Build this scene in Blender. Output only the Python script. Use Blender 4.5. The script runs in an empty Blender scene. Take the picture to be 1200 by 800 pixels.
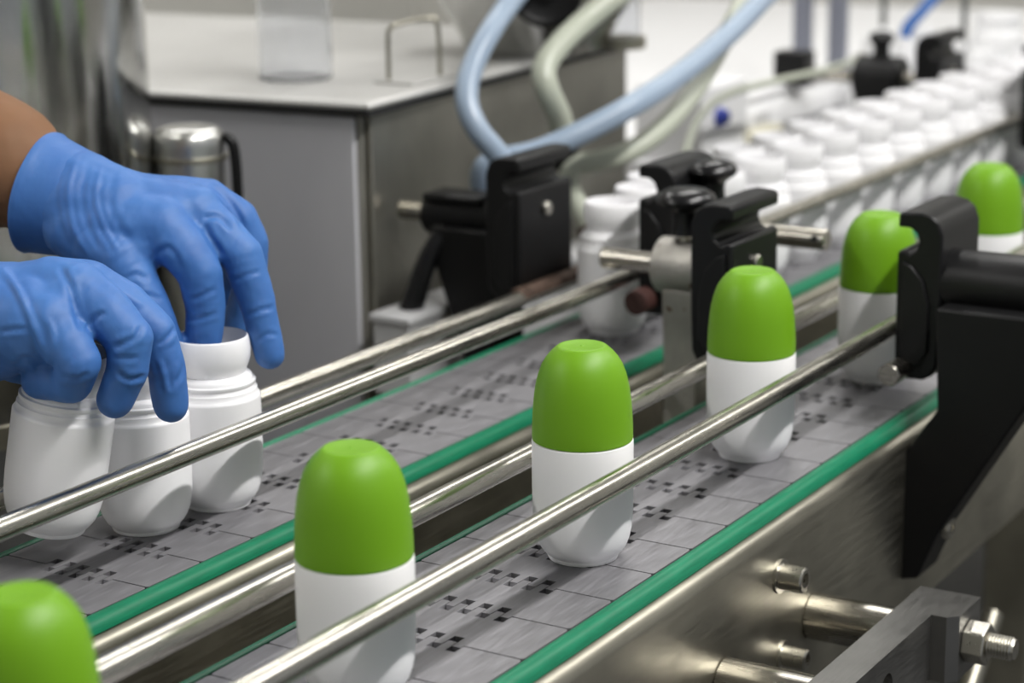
import bpy, bmesh, math, random
import numpy as np
from mathutils import Vector, Matrix, noise

# ------------------------------------------------------------------ camera, world, lights, exposure
sc = bpy.context.scene
COL = sc.collection
S = 0.001            # everything below is written in millimetres
Z0 = 0.9             # height of the conveyor belts above the floor (m)

F = 2485.86          # focal length in pixels of the 1200-wide frame
CAM_C = (-691.7, -423.8, 342.1)
TILT, ROLL, YAW = 0.2500, -0.0130, 0.5540

fw = Vector((math.cos(TILT)*math.cos(YAW), math.cos(TILT)*math.sin(YAW), -math.sin(TILT)))
r0 = fw.cross(Vector((0, 0, 1))).normalized()
u0 = r0.cross(fw)
RV = r0*math.cos(ROLL) + u0*math.sin(ROLL)
UV = -r0*math.sin(ROLL) + u0*math.cos(ROLL)
CC = Vector(CAM_C)

cd = bpy.data.cameras.new('camera')
cam = bpy.data.objects.new('camera', cd)
COL.objects.link(cam)
cam.matrix_world = Matrix((
    (RV.x, UV.x, -fw.x, CC.x*S),
    (RV.y, UV.y, -fw.y, CC.y*S),
    (RV.z, UV.z, -fw.z, CC.z*S + Z0),
    (0, 0, 0, 1)))
cd.sensor_width = 36
cd.lens = F/1200*36
cd.clip_start = 0.02
cd.dof.use_dof = True
cd.dof.focus_distance = 0.965
cd.dof.aperture_fstop = 7.6
sc.camera = cam

world = bpy.data.worlds.new('room_ambient')
sc.world = world
world.use_nodes = True
world.node_tree.nodes['Background'].inputs[0].default_value = (0.86, 0.90, 0.95, 1)
world.node_tree.nodes['Background'].inputs[1].default_value = 0.27

sc.view_settings.view_transform = 'Standard'
sc.view_settings.look = 'None'
sc.view_settings.gamma = 1
sc.view_settings.use_curve_mapping = False
sc.view_settings.exposure = 0.25

# ceiling lamps: (x, y, length along x, watts)
LAMPS = [(250, -900, 1500, 44), (2200, -900, 1500, 13), (1700, 700, 1500, 9), (900, 1500, 1500, 6), (-1500, 1500, 1500, 16)]  # last lamp is unseen, added to brighten the corner and bench front
CEIL = 1700
for lx, ly, ll, lw in LAMPS:
    ld = bpy.data.lights.new('ceiling_lamp_light', 'AREA')
    ld.shape = 'RECTANGLE'; ld.size = ll*S; ld.size_y = 0.07
    ld.energy = lw; ld.color = (1.0, 0.985, 0.96)
    lo = bpy.data.objects.new('ceiling_lamp_light', ld)
    lo.location = (lx*S, ly*S, (CEIL-75)*S + Z0)
    COL.objects.link(lo)


def at(px, py, d):
    """point (mm) seen at a pixel of the 1200x800 frame, d mm in front of the camera"""
    return CC + (fw + RV*((px-600)/F) + UV*((400-py)/F))*d


# ------------------------------------------------------------------ materials
def mat(name, col, rough=0.5, metal=0.0, **k):
    m = bpy.data.materials.new(name)
    m.use_nodes = True
    nt = m.node_tree
    b = nt.nodes['Principled BSDF']
    b.inputs['Base Color'].default_value = (*col, 1)
    b.inputs['Roughness'].default_value = rough
    b.inputs['Metallic'].default_value = metal
    for key, v in k.items():
        b.inputs[key.replace('_', ' ')].default_value = v
    return m


def nodes(m):
    nt = m.node_tree
    return nt, nt.nodes, nt.links, nt.nodes['Principled BSDF']


def tex_noise(m, scale, sx=(1, 1, 1), detail=4, coord='Object'):
    nt, N, L, b = nodes(m)
    tc = N.new('ShaderNodeTexCoord'); mp = N.new('ShaderNodeMapping'); nz = N.new('ShaderNodeTexNoise')
    mp.inputs['Scale'].default_value = sx
    nz.inputs['Scale'].default_value = scale; nz.inputs['Detail'].default_value = detail
    L.new(tc.outputs[coord], mp.inputs['Vector']); L.new(mp.outputs[0], nz.inputs['Vector'])
    return nz.outputs['Fac']


def ramp(m, fac, stops):
    nt, N, L, b = nodes(m)
    r = N.new('ShaderNodeValToRGB'); e = r.color_ramp.elements
    while len(e) < len(stops): e.new(0.5)
    for i, (p, c) in enumerate(stops):
        e[i].position = p
        e[i].color = (c, c, c, 1) if isinstance(c, (int, float)) else (*c, 1)
    L.new(fac, r.inputs[0])
    return r.outputs['Color']


def col_from(m, fac, stops): m.node_tree.links.new(ramp(m, fac, stops), nodes(m)[3].inputs['Base Color'])
def rough_from(m, fac, stops): m.node_tree.links.new(ramp(m, fac, stops), nodes(m)[3].inputs['Roughness'])


def bump_from(m, fac, strength, dist):
    nt, N, L, b = nodes(m)
    bp = N.new('ShaderNodeBump'); bp.inputs['Strength'].default_value = strength; bp.inputs['Distance'].default_value = dist
    if b.inputs['Normal'].links:
        L.new(b.inputs['Normal'].links[0].from_socket, bp.inputs['Normal'])
    L.new(fac, bp.inputs['Height']); L.new(bp.outputs[0], b.inputs['Normal'])


def steel(name, base, rough, along='x', stain=0.0, scale=60):
    m = mat(name, base, rough, 1.0)
    sx = {'x': (1, 14, 14), 'y': (14, 1, 14), 'z': (14, 14, 1)}[along]
    n = tex_noise(m, scale, sx, 5)
    rough_from(m, n, [(0.3, max(0.05, rough-0.05)), (0.7, min(1, rough+0.07))])
    bump_from(m, n, 0.05, 0.0004)
    n2 = tex_noise(m, 14, (1, 1, 1), 6)
    d = tuple(c*(0.80-stain) for c in base)
    col_from(m, n2, [(0.32, d), (0.62, base)])
    return m


M = {}
M['plastic_white'] = mat('white bottle plastic', (0.86, 0.855, 0.87), 0.42, Subsurface_Weight=0.12, Subsurface_Scale=0.004)
M['plastic_white'].node_tree.nodes['Principled BSDF'].inputs['Subsurface Radius'].default_value = (1, 1, 1)
bump_from(M['plastic_white'], tex_noise(M['plastic_white'], 900, detail=2), 0.05, 0.0002)
M['cap_green'] = mat('matte green cap', (0.142, 0.325, 0.007), 0.44, Specular_IOR_Level=0.35)
bump_from(M['cap_green'], tex_noise(M['cap_green'], 2500, detail=2), 0.08, 0.0002)
M['rail'] = steel('guide rail steel', (0.60, 0.575, 0.51), 0.26, 'x', 0.06, 30)
M['frame'] = steel('brushed frame steel', (0.44, 0.42, 0.35), 0.38, 'x', 0.14, 25)
M['rod'] = steel('machined rod steel', (0.48, 0.455, 0.40), 0.24, 'y', 0.22, 50)
M['bar'] = steel('milled bar steel', (0.26, 0.255, 0.245), 0.42, 'x', 0.12, 60)
M['cast'] = steel('cast grey metal', (0.52, 0.50, 0.46), 0.50, 'z', 0.25, 30)
_n = ramp(M['cast'], tex_noise(M['cast'], 110, detail=3), [(0.66, 0.0), (0.72, 1.0)])
_nt, _N, _L, _bs = nodes(M['cast'])
_mx = _N.new('ShaderNodeMix'); _mx.data_type = 'RGBA'
_L.new(_n, _mx.inputs[0]); _L.new(_bs.inputs['Base Color'].links[0].from_socket, _mx.inputs[6])
_mx.inputs[7].default_value = (0.10, 0.045, 0.025, 1); _L.new(_mx.outputs[2], _bs.inputs['Base Color'])
M['nut'] = steel('hex nut steel', (0.58, 0.56, 0.50), 0.30, 'z', 0.15, 80)
M['tank'] = steel('polished tank steel', (0.58, 0.58, 0.56), 0.16, 'z', 0.08, 10)
M['bench_steel'] = steel('bench panel steel', (0.36, 0.35, 0.31), 0.42, 'z', 0.05, 12)
M['bench_steel'].node_tree.nodes['Principled BSDF'].inputs['Metallic'].default_value = 0.95
M['bench_front_lit'] = mat('bench panel with painted reflection', (0.40, 0.40, 0.43), 0.42, 0.35)  # lighter than the side panel: bright reflection painted into the base colour
col_from(M['bench_front_lit'], tex_noise(M['bench_front_lit'], 6, (1, 1, 0.4)), [(0.3, (0.58, 0.58, 0.62)), (0.7, (0.72, 0.72, 0.76))])
M['bench_top'] = steel('bench top steel', (0.56, 0.555, 0.54), 0.42, 'x', -0.15, 20)
M['bench_top'].node_tree.nodes['Principled BSDF'].inputs['Metallic'].default_value = 0.3
M['can'] = steel('dull canister steel', (0.60, 0.60, 0.58), 0.32, 'z', 0.06, 10)
M['slat'] = mat('grey slat metal', (0.30, 0.295, 0.305), 0.42, 0.55)
_n = tex_noise(M['slat'], 45, (1, 10, 10), 5)
col_from(M['slat'], _n, [(0.25, (0.205, 0.20, 0.21)), (0.55, (0.255, 0.25, 0.265)), (0.8, (0.335, 0.33, 0.35))])
rough_from(M['slat'], _n, [(0.3, 0.36), (0.7, 0.55)])
M['barrel'] = mat('hinge barrel metal', (0.55, 0.55, 0.56), 0.4, 0.5)
M['green_strip'] = mat('green wear strip plastic', (0.012, 0.285, 0.150), 0.45, Specular_IOR_Level=0.35)
_n = tex_noise(M['green_strip'], 60, (1, 8, 8), 4)
col_from(M['green_strip'], _n, [(0.3, (0.004, 0.145, 0.07)), (0.7, (0.007, 0.19, 0.094))])
M['dark_bed'] = mat('dark chain bed', (0.012, 0.012, 0.012), 0.7)
M['black'] = mat('black moulded plastic', (0.005, 0.005, 0.0055), 0.42, Specular_IOR_Level=0.28)
bump_from(M['black'], tex_noise(M['black'], 500, detail=3), 0.15, 0.0003)
M['black_gloss'] = mat('black glossy knob', (0.006, 0.006, 0.007), 0.26, Specular_IOR_Level=0.35)
M['rust'] = mat('rusty steel', (0.10, 0.055, 0.035), 0.65, 0.3)
col_from(M['rust'], tex_noise(M['rust'], 120), [(0.35, (0.05, 0.028, 0.02)), (0.7, (0.15, 0.10, 0.075))])
M['glove'] = mat('blue nitrile glove', (0.06, 0.20, 0.55), 0.56, Subsurface_Weight=0.05, Subsurface_Scale=0.002)
col_from(M['glove'], tex_noise(M['glove'], 30, detail=3), [(0.3, (0.036, 0.130, 0.39)), (0.75, (0.054, 0.172, 0.46))])
bump_from(M['glove'], tex_noise(M['glove'], 160, (1, 1, 1), 3), 0.2, 0.0008)
bump_from(M['glove'], tex_noise(M['glove'], 45, (1, 2.5, 1), 2), 0.3, 0.003)
M['skin'] = mat('tanned skin', (0.21, 0.105, 0.052), 0.65, Specular_IOR_Level=0.3, Subsurface_Weight=0.1, Subsurface_Scale=0.004)
bump_from(M['skin'], tex_noise(M['skin'], 300), 0.1, 0.0005)
M['wall'] = mat('cream painted wall', (0.80, 0.78, 0.71), 0.7)
col_from(M['wall'], tex_noise(M['wall'], 2), [(0.3, (0.58, 0.57, 0.53)), (0.7, (0.63, 0.62, 0.58))])
M['ceil'] = mat('white ceiling', (0.8, 0.8, 0.78), 0.8)
M['floor'] = mat('dark concrete floor', (0.07, 0.07, 0.068), 0.6)
col_from(M['floor'], tex_noise(M['floor'], 5), [(0.3, (0.022, 0.022, 0.022)), (0.7, (0.04, 0.04, 0.038))])
M['hose_blue'] = mat('pale blue hose', (0.34, 0.43, 0.55), 0.3, Transmission_Weight=0.15)
M['hose_green'] = mat('milky green hose', (0.56, 0.59, 0.49), 0.3, Transmission_Weight=0.2)
M['white_machine'] = mat('white machine plastic', (0.80, 0.80, 0.81), 0.4)
M['grey_post'] = mat('grey painted post', (0.19, 0.20, 0.245), 0.4, 0.3)
M['dark_rod'] = mat('dark grey rod', (0.06, 0.068, 0.068), 0.4, 0.3)
M['blue_tube'] = mat('blue air tube', (0.01, 0.10, 0.36), 0.35)
M['blue_knob'] = mat('dark blue button', (0.02, 0.04, 0.30), 0.4)
M['cream_box'] = mat('cream carton', (0.66, 0.63, 0.50), 0.7)
M['clear'] = mat('clear plastic', (0.95, 0.96, 0.98), 0.06, Transmission_Weight=0.95, IOR=1.25)
M['lamp_diffuser'] = mat('lamp diffuser', (1, 1, 1), 0.5)
_b = M['lamp_diffuser'].node_tree.nodes['Principled BSDF']
_b.inputs['Emission Color'].default_value = (1, 0.98, 0.95, 1); _b.inputs['Emission Strength'].default_value = 6
M['dark_red'] = mat('dark maroon rubber', (0.07, 0.025, 0.02), 0.6)
M['tray'] = mat('pale grey tray', (0.55, 0.55, 0.56), 0.5)


# ------------------------------------------------------------------ mesh helpers (millimetres)
class MB:
    def __init__(s): s.v = []; s.f = []

    def add(s, vs, fs):
        o = len(s.v); s.v += [tuple(p) for p in vs]; s.f += [tuple(i+o for i in f) for f in fs]; return s

    def box(s, x0, x1, y0, y1, z0, z1):
        return s.add([(x0,y0,z0),(x1,y0,z0),(x1,y1,z0),(x0,y1,z0),(x0,y0,z1),(x1,y0,z1),(x1,y1,z1),(x0,y1,z1)],
                     [(0,3,2,1),(4,5,6,7),(0,1,5,4),(1,2,6,5),(2,3,7,6),(3,0,4,7)])

    def prism(s, poly, axis, a, b):
        """extrude a 2D polygon along x ((y,z) pairs), y ((x,z)) or z ((x,y))"""
        mk = {'x': lambda p, t: (t, p[0], p[1]), 'y': lambda p, t: (p[0], t, p[1]), 'z': lambda p, t: (p[0], p[1], t)}[axis]
        n = len(poly)
        ar = sum(poly[i][0]*poly[(i+1) % n][1]-poly[(i+1) % n][0]*poly[i][1] for i in range(n))
        if axis == 'y': ar = -ar
        if ar < 0: poly = poly[::-1]
        vs = [mk(p, a) for p in poly] + [mk(p, b) for p in poly]
        fs = [tuple(range(n))[::-1], tuple(range(n, 2*n))] + [(i, (i+1) % n, n+(i+1) % n, n+i) for i in range(n)]
        return s.add(vs, fs)

    def lathe(s, prof, seg=48, c=(0,0,0), axis='z'):
        """spin (r, h) pairs; r == 0 closes to a point"""
        vs, rings = [], []
        for r, h in prof:
            if r <= 1e-6: rings.append([len(vs)]); vs.append((0, 0, h))
            else:
                rings.append(list(range(len(vs), len(vs)+seg)))
                vs += [(r*math.cos(2*math.pi*k/seg), r*math.sin(2*math.pi*k/seg), h) for k in range(seg)]
        fs = []
        for A, B in zip(rings[:-1], rings[1:]):
            for k in range(seg):
                k2 = (k+1) % seg
                if len(A) == 1 and len(B) == 1: continue
                if len(A) == 1: fs.append((A[0], B[k2], B[k]))
                elif len(B) == 1: fs.append((A[k], A[k2], B[0]))
                else: fs.append((A[k], A[k2], B[k2], B[k]))
        if axis == 'y': vs = [(x, z, -y) for x, y, z in vs]
        if axis == '-y': vs = [(x, -z, y) for x, y, z in vs]
        if axis == 'x': vs = [(z, x, y) for x, y, z in vs]
        return s.add([(x+c[0], y+c[1], z+c[2]) for x, y, z in vs], fs)

    def cyl(s, p, axis, length, r, seg=32, ch=0.6):
        """cylinder along +axis from p with chamfered ends"""
        return s.lathe([(0,0),(r-ch,0),(r,ch),(r,length-ch),(r-ch,length),(0,length)], seg, p, axis)

    def tube(s, pts, rad, seg=16, sub=6):
        P = spline(pts, sub)
        n = len(P)
        rr = rad if callable(rad) else (lambda t: rad)
        prev = None; vs = []; fs = []
        for i, p in enumerate(P):
            t = (P[min(i+1, n-1)]-P[max(i-1, 0)]).normalized()
            if prev is None:
                a = t.orthogonal().normalized()
            else:
                a = (prev - t*prev.dot(t)).normalized()
            prev = a; b = t.cross(a)
            r = rr(i/(n-1))
            vs += [p + a*(r*math.cos(2*math.pi*k/seg)) + b*(r*math.sin(2*math.pi*k/seg)) for k in range(seg)]
        for i in range(n-1):
            for k in range(seg):
                k2 = (k+1) % seg
                fs.append((i*seg+k, i*seg+k2, (i+1)*seg+k2, (i+1)*seg+k))
        fs.append(tuple(range(seg))[::-1]); fs.append(tuple(range((n-1)*seg, n*seg)))
        return s.add(vs, fs)

    def ball(s, c, r, seg=18, rings=10):
        return s.lathe([(0 if i in (0, rings) else r*math.sin(math.pi*i/rings), -r*math.cos(math.pi*i/rings)) for i in range(rings+1)], seg, c)

    def cone(s, a, b, ra, rb, seg=18):
        a, b = Vector(a), Vector(b); t = (b-a).normalized(); u = t.orthogonal().normalized(); w = t.cross(u)
        vs = [a+u*(ra*math.cos(2*math.pi*k/seg))+w*(ra*math.sin(2*math.pi*k/seg)) for k in range(seg)]
        vs += [b+u*(rb*math.cos(2*math.pi*k/seg))+w*(rb*math.sin(2*math.pi*k/seg)) for k in range(seg)]
        return s.add(vs, [(k, (k+1) % seg, seg+(k+1) % seg, seg+k) for k in range(seg)] + [tuple(range(seg))[::-1], tuple(range(seg, 2*seg))])

    def mesh(s, name, org=(0,0,0), smooth=40):
        me = bpy.data.meshes.new(name)
        me.from_pydata([((x-org[0])*S, (y-org[1])*S, (z-org[2])*S) for x, y, z in s.v], [], s.f)
        me.validate()
        bm = bmesh.new(); bm.from_mesh(me); bmesh.ops.recalc_face_normals(bm, faces=bm.faces); bm.to_mesh(me); bm.free()
        if smooth:
            me.shade_smooth(); me.set_sharp_from_angle(angle=math.radians(smooth))
        return me


def spline(pts, sub):
    P = [Vector(p) for p in pts]
    if len(P) < 3 or sub < 2: return P
    out = []
    for i in range(len(P)-1):
        p0, p1, p2, p3 = P[max(i-1, 0)], P[i], P[i+1], P[min(i+2, len(P)-1)]
        for k in range(sub):
            t = k/sub
            out.append(0.5*((2*p1)+(p2-p0)*t+(2*p0-5*p1+4*p2-p3)*t*t+(3*p1-p0-3*p2+p3)*t**3))
    return out+[P[-1]]


def W(x, y, z): return (x*S, y*S, z*S+Z0)


def thing(name, label, cat, loc=(0, 0, 0), group=None, kind=None):
    o = bpy.data.objects.new(name, None)
    o.empty_display_size = 0.02
    COL.objects.link(o); o.location = W(*loc); o['org'] = list(loc)
    if label: o['label'] = label
    if cat: o['category'] = cat
    if group: o['group'] = group
    if kind: o['kind'] = kind
    return o


def part(mb, name, m, parent, bevel=0, smooth=40, label=None, org=None):
    if org is None:
        q = parent
        while q.parent: q = q.parent
        org = tuple(q['org'])
    me = mb.mesh(name, org, smooth); me.materials.append(M[m])
    o = bpy.data.objects.new(name, me); COL.objects.link(o); o.parent = parent
    if bevel: add_bevel(o, bevel)
    if label: o['label'] = label
    return o


def add_bevel(o, w):
    b = o.modifiers.new('bevel', 'BEVEL'); b.width = w*S; b.segments = 2; b.limit_method = 'ANGLE'; b.angle_limit = math.radians(35)


def single(mb, name, m, label, cat, loc=(0,0,0), group=None, kind=None, bevel=0, smooth=40):
    me = mb.mesh(name, loc, smooth); me.materials.append(M[m])
    o = bpy.data.objects.new(name, me); COL.objects.link(o); o.location = W(*loc)
    if label: o['label'] = label
    if cat: o['category'] = cat
    if group: o['group'] = group
    if kind: o['kind'] = kind
    if bevel: add_bevel(o, bevel)
    return o


def dup(root, loc, label, group=None, rot=None):
    r = root.copy(); COL.objects.link(r); r.location = W(*loc); r['org'] = list(loc)
    r['label'] = label
    if group: r['group'] = group
    if rot is not None: r.rotation_euler = rot
    for ch in root.children:
        c = ch.copy(); COL.objects.link(c); c.parent = r
        for g in ch.children:
            d = g.copy(); COL.objects.link(d); d.parent = c
    return r


# ------------------------------------------------------------------ the room
RX0, RX1, RY0, RY1 = -2600, 3300, -2600, 2300
FL = -Z0/S
single(MB().box(RX0, RX1, RY0, RY1, FL-50, FL), 'floor', 'floor', 'dark concrete floor', None, kind='structure', smooth=0)
single(MB().box(RX1, RX1+80, RY0, RY1, FL, CEIL), 'wall_back', 'wall', 'cream wall behind the machines', None, kind='structure', smooth=0)
single(MB().box(RX0, RX1, RY1, RY1+80, FL, CEIL), 'wall_left', 'wall', 'cream wall behind the bench', None, kind='structure', smooth=0)
single(MB().box(RX0-80, RX0, RY0, RY1, FL, CEIL), 'wall_front', 'wall', 'cream wall behind the camera', None, kind='structure', smooth=0)
single(MB().box(RX0, RX1, RY0, RY1, CEIL, CEIL+60), 'ceiling', 'ceil', 'white ceiling', None, kind='structure', smooth=0)
for i, (lx, ly, ll, lw) in enumerate(LAMPS):
    t = thing('ceiling_lamp', ['long ceiling lamp over the near conveyor lane', 'long ceiling lamp in line beyond the near one', 'long ceiling lamp over the far end of the lanes',
                               'long ceiling lamp above the steel bench', 'added unseen ceiling lamp that brightens the front of the bench'][i], 'lamp', (lx, ly, CEIL), 'ceiling lamps')
    part(MB().box(lx-ll/2-20, lx+ll/2+20, ly-80, ly+80, CEIL-60, CEIL), 'housing', 'white_machine', t, 3)
    part(MB().box(lx-ll/2, lx+ll/2, ly-62, ly+62, CEIL-68, CEIL-60), 'diffuser', 'lamp_diffuser', t)

# ------------------------------------------------------------------ conveyors
X0, X1 = -420, 1750
PITCH = 38.1


def slat_poly(Wd, c0, dc, nch):
    """outline (x, y) of one hinged slat; c0 = first slot, dc = spacing"""
    up = [c0+dc*k for k in range(nch)]
    dn = [c0-dc/2+dc*k for k in range(nch)]
    hf, hn, g = dc*0.222, dc*0.268, 0.42
    near, far = [(1.2, 0.3), (g, 1.4)], [(PITCH-1.2-g, 0.3), (PITCH-g, 1.4)]
    ev = sorted([(c, 'u') for c in up] + [(c, 'd') for c in dn])
    for c, k in ev:
        if k == 'd':
            near += [(g, c-hf), (-2.2, c-hf), (-2.2, c+hf), (g, c+hf)]
            far += [(PITCH-g, c-hn), (PITCH-7.4, c-hn), (PITCH-7.4, c+hn), (PITCH-g, c+hn)]
        else:
            near += [(g, c-hn), (7.8, c-hn), (7.8, c+hn), (g, c+hn)]
            far += [(PITCH-g, c-hf), (PITCH+2.4, c-hf), (PITCH+2.4, c+hf), (PITCH-g, c+hf)]
    near += [(g, Wd-1.4), (1.2, Wd-0.3)]; far += [(PITCH-g, Wd-1.4), (PITCH-1.2-g, Wd-0.3)]
    return near + far[::-1]


def conveyor(name, label, y0, Wd, c0, dc, nch, xoff, x_from, x_to):
    t = thing(name, label, 'conveyor', (0, y0, FL))
    y1 = y0+Wd
    # rolled stainless side plates, near and far
    for side, ye in ((-1, y0), (1, y1)):
        e = ye + side*1
        arc = [(e+side*(5+8*math.sin(a)), -13+8*math.cos(a)) for a in [k*math.pi/12 for k in range(7)]]
        prof = [(e, -9), (e, -5), (e+side*5, -5)] + arc[1:] + [(e+side*13, -112), (e+side*3, -116), (e+side*3, -113), (e+side*10.5, -110), (e+side*10.5, -14), (e+side*7, -9)]
        part(MB().prism(prof, 'x', X0, X1), 'side_plate', 'frame', t, smooth=40)
        # green wear strip
        q = [(e-side*0.6, -5), (e-side*0.6, -0.2), (e+side*0.6, 0.5), (e+side*2.6, 0.3), (e+side*3.4, -1.2), (e+side*3.4, -5)] if side > 0 else [(e-side*0.6, -5), (e-side*0.6, 0.3), (e+side*0.4, 1.0)] + [(e+side*(2.2+5.6*math.sin(k*math.pi/16)), -5+6.2*math.cos(k*math.pi/16)) for k in range(9)]
        part(MB().prism(q, 'x', X0, X1), 'wear_strip', 'green_strip', t, smooth=50)
    part(MB().box(X0, X1, y0+2, y1-2, -70, -14), 'chain_bed', 'dark_bed', t)
    # hinged slats, each with its hinge barrel
    me_s = MB().prism(slat_poly(Wd-1.2, c0-y0, dc, nch), 'z', -3.2, 0).mesh('slat', smooth=0); me_s.materials.append(M['slat'])
    me_b = MB().cyl((-4.6, c0-y0-dc*0.9, -4.3), 'y', dc*(nch-1)+dc*1.3, 2.7, 14, 0.3).mesh('hinge_barrel'); me_b.materials.append(M['barrel'])
    k = 0
    n0 = math.ceil((x_from-xoff)/PITCH); n1 = math.floor((x_to-xoff)/PITCH)
    for n in range(n0, n1):
        s = bpy.data.objects.new('slat', me_s); COL.objects.link(s); s.parent = t
        s.location = ((xoff+n*PITCH)*S, 0.6*S, -FL*S)
        b = bpy.data.objects.new('hinge_barrel', me_b); COL.objects.link(b); b.parent = s
    # legs, floor feet and braces
    for lx in (X0+60, 900, X1-60):
        part(MB().box(lx, lx+40, y0-6, y0+34, FL+20, -112), 'leg', 'frame', t, 2)
        part(MB().box(lx, lx+40, y1-34, y1+6, FL+20, -112), 'leg', 'frame', t, 2)
        for yy in (y0+14, y1-14):
            part(MB().lathe([(0,FL),(24,FL),(24,FL+8),(9,FL+14),(9,FL+22),(0,FL+22)], 20, (lx+20, yy, 0)), 'foot', 'black', t)
    return t


front = conveyor('slat_conveyor', 'near slat-top conveyor lane carrying the green-capped bottles', 0, 104, 36.1, 9.4, 5, 0, -330, 1700)
rear = conveyor('slat_conveyor', 'rear slat-top conveyor lane carrying the uncapped white bottles', 190, 88, 217.2, 8.25, 5, -13.5, -330, 1700)
part(MB().tube([(620, 8, -195), (470, 8, -330)], 7, 12), 'brace', 'frame', front)
# socket screws on the near side plate
for (bx, bz, br) in ((221, -33, 6.6), (226, -77, 5.4)):
    part(MB().lathe([(0,-1),(br+2.2,-1),(br+2.2,1.6),(br,1.8),(br,13.4),(br-0.8,14.2),(br*0.58,14.2),(br*0.55,8.5),(0,8.5)], 28, (bx, -13.6, bz), '-y'),
         'socket_screw', 'nut', front)

# spacer rods, drilled bar and its nut below the near side plate
t = thing('support_bar', 'drilled flat steel bar on two round spacer rods below the near lane', 'metal bar', (225, -60, -85))
part(MB().cyl((262, -61, -68), 'y', 47, 12.2, 40), 'spacer_rod', 'rod', t)
part(MB().cyl((158, -61, -66), 'y', 47, 12.2, 40), 'spacer_rod', 'rod', t)


def bar_with_hole(hx, hz, hr, x0, x1, z0, z1, ya, yb):
    """flat bar in x-z with a round through hole"""
    m = MB(); n = 32
    ring = [(hx+hr*math.cos(2*math.pi*k/n), hz+hr*math.sin(2*math.pi*k/n)) for k in range(n)]
    out = []
    for k in range(n):
        c, s_ = math.cos(2*math.pi*k/n), math.sin(2*math.pi*k/n)
        h = min((z1-hz)/s_ if s_ > 1e-6 else 1e9, (z0-hz)/s_ if s_ < -1e-6 else 1e9, 17.5/abs(c) if abs(c) > 1e-6 else 1e9)
        out.append((hx+h*c, hz+h*s_))
    vs = [(x, ya, z) for x, z in ring] + [(x, ya, z) for x, z in out] + [(x, yb, z) for x, z in ring] + [(x, yb, z) for x, z in out]
    fs = []
    for k in range(n):
        j = (k+1) % n
        fs += [(k, j, n+j, n+k), (2*n+j, 2*n+k, 3*n+k, 3*n+j), (k, 2*n+k, 2*n+j, j), (n+k, n+j, 3*n+j, 3*n+k)]
    m.add(vs, fs)
    m.box(x0, hx-17.5, yb, ya, z0, z1); m.box(hx+17.5, x1, yb, ya, z0, z1)
    return m


part(bar_with_hole(200, -70.5, 7, 60, 257, -88, -53, -61, -80), 'flat_bar', 'bar', t, smooth=30)
part(MB().prism([(262, -61), (292, -61), (292, -93), (262, -93), (257, -88), (257, -61)], 'z', -88, -53), 'end_block', 'bar', t, smooth=0)
nx, nz = 274, -70
hexa = lambda r: [(nx+r*math.cos(math.pi/3*k+0.3), nz+r*math.sin(math.pi/3*k+0.3)) for k in range(6)]
part(MB().prism(hexa(11.2), 'y', -93, -104.5), 'hex_nut', 'nut', t, 1.0)
st = [(0, 0)]
for k in range(9): st += [(6.2, 1.6*k+0.3), (5.4, 1.6*k+1.1)]
st += [(5.0, 15.2), (0, 15.2)]
part(MB().lathe(st, 24, (nx, -103, nz), '-y'), 'threaded_stud', 'nut', t)

# ------------------------------------------------------------------ guide rails
def rail(label, x0, x1, y, z, r=5.6):
    single(MB().lathe([(0,0),(r-0.8,0),(r,0.8),(r,x1-x0-0.8),(r-0.8,x1-x0),(0,x1-x0)], 28, (x0, y, z), 'x'), 'guide_rail', 'rail', label, 'rail',
           (x0, y, z), 'round steel guide rails')


rail('foremost round steel guide rail, crossing in front of the green-capped bottles', -420, 1300, 7.5, 49, 5.5)
rail('round steel guide rail directly behind the green-capped bottles', -420, 1300, 76, 40.6, 5.5)
rail('round steel guide rail in front of the uncapped bottles under the blue gloves', -420, 1500, 199, 50.5, 5.2)
rail('round steel guide rail along the back edge of the rear lane', -420, 590, 277, 28.2, 5.2)
rail('round steel guide rail behind the far crowded bottle queue', 660, 1600, 278, 34, 5.2)


# ------------------------------------------------------------------ rail clamps
def clamp_head(t, x0, L, yf, s, dz=0, stub=True, m='black'):
    """moulded hook-profile rail clamp; yf = face toward the lane, s = +1 faces +y, -1 faces -y"""
    prof = [(-1.5, 28), (0, 31), (0, 99), (-3, 100.5), (-7, 98.5), (-11, 101), (-12.6, 105.5), (-11, 110), (-7, 113), (0, 113), (0, 119.5), (-2, 121.5),
            (-13, 122), (-19, 120.5), (-23.5, 117), (-26, 110), (-26, 60), (-25, 36), (-22, 30), (-17, 27), (-4, 26.5)]
    part(MB().prism([(yf+s*u, v+dz) for u, v in prof], 'x', x0, x0+L), 'clamp_head', m, t, 1.4, smooth=35)
    # raised rib on the end face
    rib = [(-4, 34), (-4, 94), (-9, 92), (-16, 84), (-20, 70), (-20, 44), (-15, 36)]
    part(MB().prism([(yf+s*u, v+dz) for u, v in rib], 'x', x0-2.2, x0+1), 'end_cheek', m, t, 0.8)
    part(MB().cyl((x0+L/2, yf-s*1 if s > 0 else yf-2.6, 84+dz), 'y', 3.6, 4.6, 18), 'screw_head', 'nut', t)


def stub_rod(t, x0, x1, y, z, m, r=6.4):
    part(MB().cyl((x0, y, z), 'x', x1-x0, r, 24), 'stub_rod', m, t)


def knob(t, x, y, z, m='black_gloss', r=17):
    k = part(MB().lathe([(0,0),(9,0),(8,9),(8.4,14),(12,17),(r-1,19),(r,21.5),(r-1.2,24.5),(r-6,27.2),(0,28.4)], 32, (x, y, z)), 'clamp_knob', m, t)
    part(MB().cyl((x, y, z-6), 'z', 7, 3.6, 16), 'knob_stud', 'nut', k)


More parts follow.
